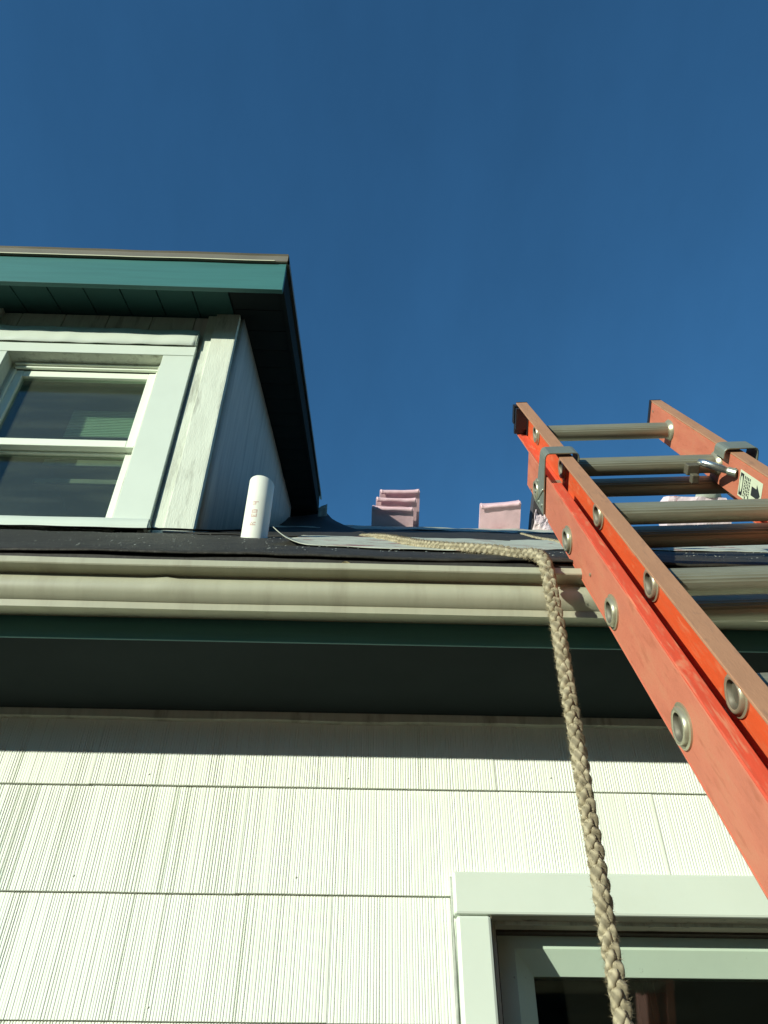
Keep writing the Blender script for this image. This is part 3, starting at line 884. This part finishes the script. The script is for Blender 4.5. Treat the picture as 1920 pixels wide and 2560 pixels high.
# ------------------------------------------------------------------ bundles of shingles near the ridge
SLY = Vector((0, 1, .8737)).normalized()
SLN = Vector((0, -.8737, 1)).normalized()
def slope_frame(x, h, lift=0.0, yaw=0.0, tip=0.0):
    c, s = math.cos(yaw), math.sin(yaw)
    X = Vector((1, 0, 0)); 
    up = SLN * math.cos(tip) - SLY * math.sin(tip); fwd = SLY * math.cos(tip) + SLN * math.sin(tip)
    ax = X * c + fwd * s; ay = fwd * c - X * s
    p = (Vector((x, h, RZ(h))) + SLN * lift) * S + Vector((0, 0, EYE))
    return Matrix(((ax.x, ay.x, up.x, p.x), (ax.y, ay.y, up.y, p.y), (ax.z, ay.z, up.z, p.z), (0, 0, 0, 1))) @ Matrix.Diagonal((S, S, S, 1))
def bundle_mesh(w, t, h, skew, seed, ch=.022):
    """wrapped bundle on its end: chamfered, slightly slumped wrapper with ears at the top corners"""
    bb = MB()
    N, K = 18, 9
    def loop(z, inset):
        pts = []
        i0 = inset
        for k in range(N): pts.append((-w / 2 + i0 + (w - 2 * i0) * k / N, -t / 2 + i0 * .9))
        for k in range(5): pts.append((w / 2 - i0, -t / 2 + i0 * .9 + (t - 1.8 * i0) * k / 5))
        for k in range(N): pts.append((w / 2 - i0 - (w - 2 * i0) * k / N, t / 2 - i0 * .9))
        for k in range(5): pts.append((-w / 2 + i0, t / 2 - i0 * .9 - (t - 1.8 * i0) * k / 5))
        out = []
        for x, y in pts:
            q = .0035 * nz(x * 14, z * 14, seed + y * 9)
            ear = .010 * max(0, abs(x) / (w / 2) - .86) / .14 * (1 if z > h - .03 else 0)
            sag = -.006 * (1 - (2 * x / w) ** 2) * (z / h) ** 3
            out.append((x + .4 * q, y + q, z + skew * x * (z / h) + ear + sag + .4 * q))
        return out
    rr = [loop(z, .004) for z in lin(-.01, h - ch, K)] + [loop(h - ch * .45, .007), loop(h - ch * .1, .014), loop(h, .024)]
    bb.rings(rr, 0, True, True)
    return bb.mesh("wrapper", ["pink"], True)
def bundle(x, h, w, t, ht, skew, yaw, label, seed, cat="shingle bundle", group="wrapped shingle bundles along the ridge"):
    e = empty("shingle_bundle", mw=slope_frame(x, h, 0, yaw, .18))
    tag(e, label, cat, group)
    o = link("wrapper", bundle_mesh(w, t, ht, skew, seed), e)
    o.data.set_sharp_from_angle(angle=math.radians(38)) if hasattr(o.data, 'set_sharp_from_angle') else None
    bb = MB()   # folded flap along the top edge
    bb.grid(lambda u, v: (-w / 2 + .01 + (w - .02) * u, -t / 2 - .0035 - .004 * v + .0025 * nz(u * 6, v, seed), ht + skew * (u - .5) * w - .004 - .024 * v + .004 * nz(u * 5, 2, seed) + (.012 * max(0, .07 - u) / .07 + .012 * max(0, u - .93) / .07) * (1 - v)),
            lin(0, 1, 30), lin(0, 1, 3), flip=False)
    f = bb.build("wrapper_flap", "pink", e, (0, 0, 0), True)
    f.modifiers.new("gauge", 'SOLIDIFY').thickness = .002
    return e
bundle(.1715, 4.27, .306, .06, .155, -.015, .0, "lowest pink wrapped shingle bundle at the front of the stack of three near the ridge", 1.3)
bundle(.200, 4.335, .302, .06, .222, -.005, .02, "middle pink wrapped shingle bundle in the stack of three near the ridge", 5.7)
bundle(.226, 4.40, .300, .06, .285, .030, .03, "rearmost and tallest pink wrapped shingle bundle in the stack of three near the ridge", 9.9)
bundle(.958, 4.34, .300, .11, .205, .125, -.10, "lone pink wrapped shingle bundle with sloping top between the stack and the ladder", 14.2)

def crumple(name, x, h, pts_fn, label, cat, group, mats, seed, n=26, m=16):
    e = empty(name, mw=slope_frame(x, h))
    tag(e, label, cat, group)
    return e
# torn bundle behind the ladder's left rail
e = empty("shingle_bundle", mw=slope_frame(1.32, 4.34))
tag(e, "torn open shingle bundle with crumpled pink and red wrapper behind the left ladder rail", "shingle bundle", "wrapped shingle bundles along the ridge")
b = MB()
b.rings([[(-.135, -.06, -.01), (.17, -.06, -.01), (.17, .06, -.01), (-.135, .06, -.01)],
         [(-.128, -.055, .12), (.15, -.055, .10), (.15, .055, .10), (-.128, .055, .12)],
         [(-.112, -.045, .30), (.02, -.045, .24), (.02, .045, .24), (-.112, .045, .30)]], 0, True, True)
b.build("shingle_stack", "shingle", e)
b = MB()
def torn(u, v):
    z = .37 * v
    xl = -.130 + .045 * v
    xr = .22 - .20 * v
    x = xl + (xr - xl) * u
    fold = .020 * math.sin(9 * (u + 1.3 * v) + 2) + .016 * nz(u * 5, v * 6, 3.0) + .010 * nz(u * 13, v * 15, 8.0)
    return (x + .010 * nz(u * 6, v * 6, 1), -.085 + .05 * v + fold, z + .012 * nz(u * 7, v * 4, 6))
b.grid(torn, lin(0, 1, 30), lin(0, 1, 34))
b.build("torn_wrapper", "pink_pale", e, (0, 0, 0), False).modifiers.new("gauge", 'SOLIDIFY').thickness = .003
# flat bundle seen between the rungs, with a cloth dropped on it
e = empty("shingle_bundle", mw=slope_frame(2.40, 4.34))
tag(e, "flat pale wrapped shingle bundle on the ridge seen between the ladder rungs", "shingle bundle", "wrapped shingle bundles along the ridge")
b = MB()
def lump(w, t, h, seed, amp, n=20, k=12):
    bb = MB()
    rr = []
    for z in lin(-.01, h, k):
        f = z / h
        ins = .0 if f < .8 else (f - .8) * .09
        lp = []
        for j in range(4 * n):
            s, q = divmod(j, n); q /= n
            c = ((-1 + 2 * q, -1), (1, -1 + 2 * q), (1 - 2 * q, 1), (-1, 1 - 2 * q))[s]
            x, y = c[0] * (w / 2 - ins), c[1] * (t / 2 - ins)
            d = amp * (nz(x * 9, z * 22, seed + y * 5) + .6 * nz(x * 24, z * 40, seed + y * 8))
            lp.append((x + d * c[0], y + d * c[1], z + .5 * d))
        rr.append(lp)
    bb.rings(rr, 0, True, True)
    return bb
lump(.46, .16, .275, 3.0, .010).build("wrapper", "pink_pale", e, (0, 0, 0), False)
e = empty("work_cloth", mw=slope_frame(2.50, 4.33, .272))
tag(e, "crumpled grey green cloth dropped on the flat bundle behind the ladder rungs", "cloth")
bb = MB()
def cl(u, v):
    a = 2 * math.pi * u
    r = .085 * math.sin(math.pi * (v * .5 + .02)) * (1 + .25 * nz(math.cos(a) * 1.6, math.sin(a) * 1.6, v * 3 + 4))
    z = .10 * (math.cos(math.pi * v * .5)) * (1 + .35 * nz(math.cos(a) * 1.5 + 5, math.sin(a) * 1.5, v * 2)) + .012 * nz(math.cos(a) * 5, math.sin(a) * 5, v * 6)
    return (r * math.cos(a) * 1.05, r * math.sin(a) * .7, z)
bb.grid(cl, lin(0, 1, 33), lin(0, 1, 14))
bb.build("folded_fabric", "cloth", e, (0, 0, 0), True)

# ------------------------------------------------------------------ ropes
def bez(pts, n):
    """Catmull-Rom through pts, resampled to n even steps"""
    P = [Vector(p) for p in pts]
    P = [P[0] * 2 - P[1]] + P + [P[-1] * 2 - P[-2]]
    out = []
    for k in range(1, len(P) - 2):
        for j in range(24):
            t = j / 24
            a, b_, c, d = P[k - 1], P[k], P[k + 1], P[k + 2]
            out.append(.5 * ((2 * b_) + (c - a) * t + (2 * a - 5 * b_ + 4 * c - d) * t * t + (3 * b_ - a - 3 * c + d) * t ** 3))
    out.append(P[-2])
    L = [0]
    for k in range(1, len(out)): L.append(L[-1] + (out[k] - out[k - 1]).length)
    res, k = [], 0
    for i in range(n):
        s = L[-1] * i / (n - 1)
        while k < len(L) - 2 and L[k + 1] < s: k += 1
        f = (s - L[k]) / max(1e-9, L[k + 1] - L[k])
        res.append(out[k].lerp(out[k + 1], min(1, f)))
    return res, L[-1]
def make_rope(pts, label, A, B, rs, period, fuzz, seed, loc):
    root = empty("rope", (loc[0] * S, loc[1] * S, loc[2] * S + EYE))
    root.scale = (S, S, S)
    tag(root, label, "rope")
    n = 1300
    path, L = bez(pts, n)
    inv = Vector(loc)
    fr = []
    ref = Vector((1, 0, 0))
    for k in range(n):
        t = (path[min(k + 1, n - 1)] - path[max(k - 1, 0)]).normalized()
        s = (ref - t * ref.dot(t)).normalized()
        ref = s
        fr.append((path[k] - inv, s, t.cross(s), t))
    r = random.Random(seed)
    for j in range(3):
        bb = MB(); uvs = []
        rings = []
        m = 15
        cen = []
        for k in range(n):
            th = 2 * math.pi * (L * k / (n - 1) / period + j / 3)
            p, s, q, t = fr[k]
            wob = 1 + .10 * nz(L * k / (n - 1) * 40, j * 5, seed)
            cen.append(p + s * (A * math.sin(th) * wob) + q * (B * math.sin(2 * th)))
        for k in range(n):
            t = (cen[min(k + 1, n - 1)] - cen[max(k - 1, 0)]).normalized()
            s = fr[k][1]; s = (s - t * s.dot(t)).normalized(); q = t.cross(s)
            rr = rs * (1 + .10 * nz(L * k / (n - 1) * 70, j * 9, seed + 2))
            tw = L * k / (n - 1) / .021 * 2 * math.pi
            ring = []
            for i in range(m):
                f = 2 * math.pi * i / m
                r2 = rr * (.97 + .15 * math.cos(3 * f - tw) + .07 * nz(L * k / (n - 1) * 260, i * .9, seed + j * 7))
                ring.append(cen[k] + s * r2 * math.cos(f) + q * r2 * math.sin(f))
            rings.append(ring)
        bb.rings(rings, 0, True, True)
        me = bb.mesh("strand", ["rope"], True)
        uv = me.uv_layers.new(name='UVMap')
        for poly in me.polygons:
            for li, vi in zip(poly.loop_indices, poly.vertices):
                kk_, ii = divmod(vi, m)
                uv.data[li].uv = (L * kk_ / (n - 1) * 42, ii / m * .55)
        link("strand", me, root)
    bb = MB()
    for _ in range(fuzz):
        k = r.randrange(n)
        p, s, q, t = fr[k]
        a = r.uniform(0, 2 * math.pi)
        rad = (s * (A + rs) * math.cos(a) + q * (B + rs * .9) * math.sin(a))
        base = p + rad * .93
        out = rad.normalized()
        tip = base + out * r.uniform(.0014, .0058) + t * r.uniform(-.005, .005) + s * r.uniform(-.002, .002)
        w = t.cross(out) * .00026 + t * .00016
        bb.poly((base - w, base + w, tip))
    f = bb.build("loose_fibres", "fibre", root)
    f['kind'] = 'stuff'
    return root
R_ = lambda x, h, o: (x, h, RZ(h) + o)
make_rope([R_(-.02, 2.05, .004), R_(.045, 1.74, .017), R_(.116, 1.34, .018), R_(.183, 1.20, .019), R_(.236, 1.118, .020), (.267, 1.070, .857), (.286, 1.030, .825), (.2925, 1.006, .785),
           (.2930, 1.000, .70), (.2925, .9995, .50), (.2915, 1.000, .2), (.290, 1.000, -.3), (.290, 1.0, -.9), (.29, 1.0, -1.38)],
          "thick tan plaited rope lying over the eave and hanging straight down past the gutter", .0046, .0038, .0066, .056, 22000, 4, (.29, 1.0, -1.38))
make_rope([R_(1.10, 4.30, .006), R_(.97, 3.9, .006), R_(.76, 2.95, .008), R_(.62, 2.2, .010), R_(.585, 1.93, .012), R_(.54, 1.62, .013), R_(.56, 1.50, .013)],
          "thinner pale rope lying up the roof behind the left ladder rail", .0042, .0028, .0042, .045, 1500, 8, (.56, 1.5, RZ(1.5)))

# small dry leaf on the gutter lip
lf = empty("dry_leaf", (-.033 * S, 1.026 * S, .7890 * S + EYE))
tag(lf, "small dry leaf scrap caught on the gutter lip below the dormer's right side", "leaf")
b = MB()
b.grid(lambda u, v: (-.012 + .024 * u, (-.5 + v) * .010 * math.sin(math.pi * (.06 + .88 * u)), .002 + .005 * abs(v - .5) + .003 * math.sin(5 * u)), lin(0, 1, 9), lin(0, 1, 4))
b.build("leaf_blade", "leaf", lf, (0, 0, 0))

# ------------------------------------------------------------------ extension ladder
LO = Vector((0.62514, 1.39834, 1.54074 + EYE))
LL = Vector((0.99853, -0.04625, 0.02828)); LD = Vector((-0.00327, 0.46925, 0.88306)); LN = Vector((-0.05411, -0.88185, 0.46841))
SB = -3.55
base = LO + LD * SB
lad = empty("extension_ladder", mw=Matrix(((LL.x, LD.x, LN.x, base.x), (LL.y, LD.y, LN.y, base.y), (LL.z, LD.z, LN.z, base.z), (0, 0, 0, 1))))
tag(lad, "orange fibreglass extension ladder leaning on the gutter and rising past the roof edge", "ladder")
OFF = (0, -SB, 0)          # ladder coordinates: x across, y along (0 at the top fly rung), z towards the climber
def lp(b, name, mats, parent=None, smooth=False, bevel=0.0):
    return b.build(name, mats, lad if parent is None else parent, OFF if parent is None else (0, 0, 0), smooth, bevel)
T = .0042
def channel(side, web, flange_dir, fw, z0, z1, y0, y1, mats, cut=None, tipcut=0.0):
    """C-channel stile. web: outer plane of the web; flange_dir: way the flanges point (+1 right, -1 left)"""
    bb = MB()
    def bx(x0, x1, ya, yb, za, zb, m):
        # m per face: (-x, +x, -y.., z-, z+) -> material indices
        if x0 > x1: x0, x1 = x1, x0
        i = len(bb.v)
        bb.v += [(x0, ya, za), (x1, ya, za), (x1, yb, za), (x0, yb, za), (x0, ya, zb), (x1, ya, zb), (x1, yb, zb), (x0, yb, zb)]
        for f, mm in (((3, 2, 1, 0), m[2]), ((4, 5, 6, 7), m[3]), ((0, 1, 5, 4), m[4]), ((1, 2, 6, 5), m[1]), ((2, 3, 7, 6), m[4]), ((3, 0, 4, 7), m[0])):
            bb.f.append(tuple(i + k for k in f)); bb.m.append(mm)
    return bb, bx
FAD, RED, ORA, TAN = 0, 1, 2, 3
FM = ["fg_faded", "fg_red", "fg_orange", "fg_tan"]
# fly section: channels open outwards
FZ0, FZ1 = -.0430, .0450
for s in (-1, 1):
    top = .190 if s < 0 else .172
    bb, bx = channel(s, 0, s, 0, 0, 0, 0, 0, FM)
    xo, xi, xt = s * .1790, s * .1748, s * .2055
    web = (ORA, FAD, ORA, ORA, TAN) if s < 0 else (FAD, ORA, ORA, ORA, TAN)
    bx(xi, xo, -2.75, top, FZ0, FZ1 - T - .0002, web)
    bx(xi, xt, -2.75, top, FZ1 - T, FZ1, (TAN, TAN, ORA, TAN, TAN))
    bx(xo + s * .0002, xt, -2.75, top, FZ0, FZ0 + T, (FAD, FAD, FAD, RED, FAD))
    lp(bb, "fly_stile", FM, None, False, .0009)
# base section: channels open inwards, round the back flange of the fly
BZ0, BZ1 = -.0900, .0040
for s in (-1, 1):
    bb, bx = channel(s, 0, s, 0, 0, 0, 0, 0, FM)
    xo, xi, xt = s * .2318, s * .2275, s * .2108
    web = (FAD, ORA, FAD, FAD, FAD)
    if s > 0: web = (ORA, FAD, FAD, FAD, FAD)
    bx(xi, xo, -3.55, -.150, BZ0, BZ1 - T - .0002, web)
    bx(xt, xo, -3.55, -.416, BZ1 - T, BZ1, (RED, RED, RED, RED, RED))
    bx(xt, xo, -3.55, -.40, BZ0 - T, BZ0 - .0002, (FAD, FAD, FAD, RED, FAD))
    # short tapered stub of the front flange above the notch
    i = len(bb.v)
    lp(bb, "base_stile", FM, None, False, .0012)

# rungs: hollow drop-shaped extrusion with fine ribs, flared collars on both faces of each rail
TIPA = math.atan2(.468, .883)
NR = 44
def drop(k, scale=1.0, rib=0.0, tip=.0085):
    a = 2 * math.pi * k / NR
    d = (a + math.pi) % (2 * math.pi) - math.pi
    r = .0195 + tip * max(0.0, math.cos(d)) ** 5
    r *= scale
    if rib and abs(d) < 2.2: r += rib * (1 if k % 2 else -1)
    # a measured from the tip; tip points to world up: along y (ladder) and z (climber)
    ty, tz = math.cos(TIPA), math.sin(TIPA)
    sy, sz = -tz, ty
    return (r * (math.cos(a) * ty + math.sin(a) * sy), r * (math.cos(a) * tz + math.sin(a) * sz))
def ringx(x, scale, rib=0.0, tip=.0085):
    return [(x,) + drop(k, scale, rib, tip) for k in range(NR)]
def rung_mesh(hw):
    bb = MB()
    bb.rings([ringx(x, 1.0, .00035) for x in (-hw + .004, hw - .004)], 0)
    return bb.mesh("rung", ["alu"], False)
def collar_mesh(xin, xout, s):
    """ring set at a rail: inner bead at xin, washer and crimped lip outside xout, cup inside"""
    bb = MB()
    seq = [(xin - .012, 1.0), (xin - .007, 1.10), (xin - .0055, 1.22), (xin - .003, 1.26), (xin - .001, 1.36), (xin + .0008, 1.36)]
    bb.rings([ringx(s * x, c) for x, c in seq], 0)
    seq = [(xout - .001, 1.38), (xout + .0026, 1.38), (xout + .0030, 1.20), (xout + .0032, 1.17), (xout + .0075, 1.12), (xout + .0090, 1.02), (xout + .0090, .93), (xout + .0080, .84)]
    bb.rings([ringx(s * x, c, .0005 if 3 < i < 6 else 0, .005) for i, (x, c) in enumerate(seq)], 0)
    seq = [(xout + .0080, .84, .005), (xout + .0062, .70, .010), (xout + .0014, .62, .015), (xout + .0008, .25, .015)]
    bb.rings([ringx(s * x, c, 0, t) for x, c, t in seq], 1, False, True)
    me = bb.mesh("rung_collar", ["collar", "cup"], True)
    if hasattr(me, 'set_sharp_from_angle'): me.set_sharp_from_angle(angle=math.radians(50))
    return me
SP = 0.305
fr_me, br_me = rung_mesh(.1748), rung_mesh(.2275)
fc = {s: collar_mesh(.1748, .1790, s) for s in (-1, 1)}
bc = {s: collar_mesh(.2275, .2318, s) for s in (-1, 1)}
for k in range(9):
    o = link("fly_rung", fr_me, lad, (0, -SB - SP * k, 0))
    for s in (-1, 1): link("rung_collar", fc[s], o)
for k in range(11):
    y = -.2868 - SP * k
    if y < -3.5: break
    o = link("base_rung", br_me, lad, (0, -SB + y, -.058))
    for s in (-1, 1): link("rung_collar", bc[s], o)

# guide brackets hooking round the fly rails
for s in (-1, 1):
    path = [(.2362, -.086), (.2362, -.03), (.2362, .040), (.2352, .047), (.2325, .0515), (.228, .0535), (.19, .0535), (.172, .0535), (.166, .052), (.1625, .048), (.1615, .042), (.1615, .030)]
    th = .0036
    ya, yb = -.362, -.310
    outer, inner = [], []
    for k, (x, z) in enumerate(path):
        a = path[max(k - 1, 0)]; c = path[min(k + 1, len(path) - 1)]
        t = Vector((c[0] - a[0], c[1] - a[1])).normalized(); nrm = Vector((t.y, -t.x))
        w = 1
        outer.append((x + nrm.x * th / 2, z + nrm.y * th / 2)); inner.append((x - nrm.x * th / 2, z - nrm.y * th / 2))
    rr = []
    for (xo, zo), (xi, zi) in zip(outer, inner):
        f = max(0.0, min(1.0, (-.012 - zo) / .05)) if xo > .22 else 0
        a_, b_ = ya - .012 * f, yb + .036 * f
        rr.append([(s * xo, a_, zo), (s * xo, b_, zo), (s * xi, b_, zi), (s * xi, a_, zi)])
    bb = MB()
    bb.rings(rr if s > 0 else [q[::-1] for q in rr], 0, True, True)
    br = lp(bb, "guide_bracket", "steel", None, False, .0012)
    bb = MB()
    for (yy, zz) in ((-.355, -.070), (-.320, -.074), (-.285, -.060), (-.345, -.040), (-.300, -.030)):
        x = s * .2380
        for r0, r1, d0, d1 in ((.0045, .0038, 0, .0022),):
            n6 = 10
            A_ = [(x + s * d0, yy + r0 * math.cos(2 * math.pi * j / n6), zz + r0 * math.sin(2 * math.pi * j / n6)) for j in range(n6)]
            B_ = [(x + s * d1, yy + r1 * math.cos(2 * math.pi * j / n6), zz + r1 * math.sin(2 * math.pi * j / n6)) for j in range(n6)]
            bb.rings([A_, B_], 0, False, True)
    lp(bb, "rivet", "steel", br)
    bb = MB()   # stiffening rib pressed in the plate
    bb.tube([(s * .2385, -.366, -.028), (s * .2387, -.335, -.052), (s * .2385, -.300, -.080)], .0028, 6)
    lp(bb, "stiffening_rib", "steel", br, True)

# black plastic caps in the top ends of the fly rails
for s in (-1, 1):
    top = .190 if s < 0 else .172
    bb = MB()
    x0, x1 = s * .1794, s * .2150
    xa, xb = min(x0, x1), max(x0, x1)
    bb.box(min(s * .1792, s * .1830), max(s * .1792, s * .1830), top - .060, top + .003, FZ0 + .005, FZ1 - .0048)
    bb.box(xa, xb, top - .020, top + .0032, FZ0 + .030, FZ1 - .0050)
    bb.box(xa, xb, top - .056, top - .044, FZ0 + .022, FZ1 - .0050)
    bb.box(xa, xb, top - .040, top - .026, FZ0 + .006, FZ0 + .034)
    bb.box(min(s * .1735, s * .205), max(s * .1735, s * .205), top + .0005, top + .0040, FZ0 - .001, FZ1 + .001)
    if s > 0:
        bb.box(.1725, .1745, top - .012, top + .0038, FZ0 - .001, FZ1 + .0008)
    lp(bb, "end_cap", "black", None, False, .0012)
# brace from the second fly rung to the right rail
for s in (1,):
    bb = MB()
    bb.box(min(s * .090, s * .118), max(s * .090, s * .118), -.345, -.322, -.012, .012)
    bb.box(min(s * .096, s * .112), max(s * .096, s * .112), -.362, -.345, -.026, -.006)
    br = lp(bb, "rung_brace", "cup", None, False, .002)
    bb = MB()
    bb.tube([(s * .116, -.338, .018), (s * .124, -.348, .018), (s * .165, -.395, .012)], [.0070, .0086, .0086], 14)
    lp(bb, "brace_tube", "zinc", br, True)
    bb = MB()
    bb.tube([(s * .160, -.3925, .0125), (s * .1735, -.4075, .0112)], .0094, 12)
    bb.tube([(s * .1700, -.404, .0212), (s * .1700, -.404, .0225)], .0025, 8)
    lp(bb, "brace_foot", "steel", br, False, .001)
# small bolts on the rails
bb = MB()
for yy, zz in ((-.755, -.056), (-.205, -.082), (-.285, -.086)):
    bb.tube([(-.2320, yy, zz), (-.2342, yy, zz)], .0032, 10)
bb.tube([(-.1792, -.425, .027), (-.1835, -.425, .027)], .0045, 10)
bb.tube([(.1746, .142, .020), (.1738, .142, .020)], .0035, 10)
lp(bb, "bolt", "collar", None)

# warning sticker on the inner face of the right fly rail: dark block with ellipse, lines of small print, arrow down the ladder
XS = .1745
st = MB()
def face(x, pts, bb, m=0):
    bb.poly([(x, y, z) for y, z in pts][::-1], m)
y0, y1, z0, z1 = -.420, -.522, -.0340, .0245
st.box(XS - .0004, XS, y1, y0, z0, z1)
stick = lp(st, "warning_sticker", "sticker")
ink = MB()
face(XS - .0007, [(y0 - .004, z0 + .004), (y0 - .004, z1 - .005), (y0 - .019, z1 - .005), (y0 - .019, z0 + .004)], ink)
for row in range(4):
    yy = y0 - .024 - row * .0072
    zz = z1 - .007
    r5 = random.Random(row)
    end = z0 + .006 + r5.uniform(0, .004)
    while zz > end:
        w = r5.uniform(.003, .0075)
        face(XS - .0007, [(yy, zz - w), (yy, zz), (yy - .0040, zz), (yy - .0040, zz - w)], ink)
        zz -= w + .0016
zc = (z0 + z1) / 2
face(XS - .0007, [(y0 - .058, zc - .010), (y0 - .058, zc + .010), (y0 - .079, zc + .010), (y0 - .079, zc - .010)], ink)
face(XS - .0007, [(y0 - .0790, zc - .020), (y0 - .0790, zc + .020), (y0 - .097, zc)], ink)
lp(ink, "printed_mark", "ink", stick)
el = MB()
face(XS - .0010, [(y0 - .0115 + .0052 * math.cos(2 * math.pi * k / 24), zc + .0185 * math.sin(2 * math.pi * k / 24)) for k in range(24)], el)
lp(el, "printed_oval", "sticker", stick)
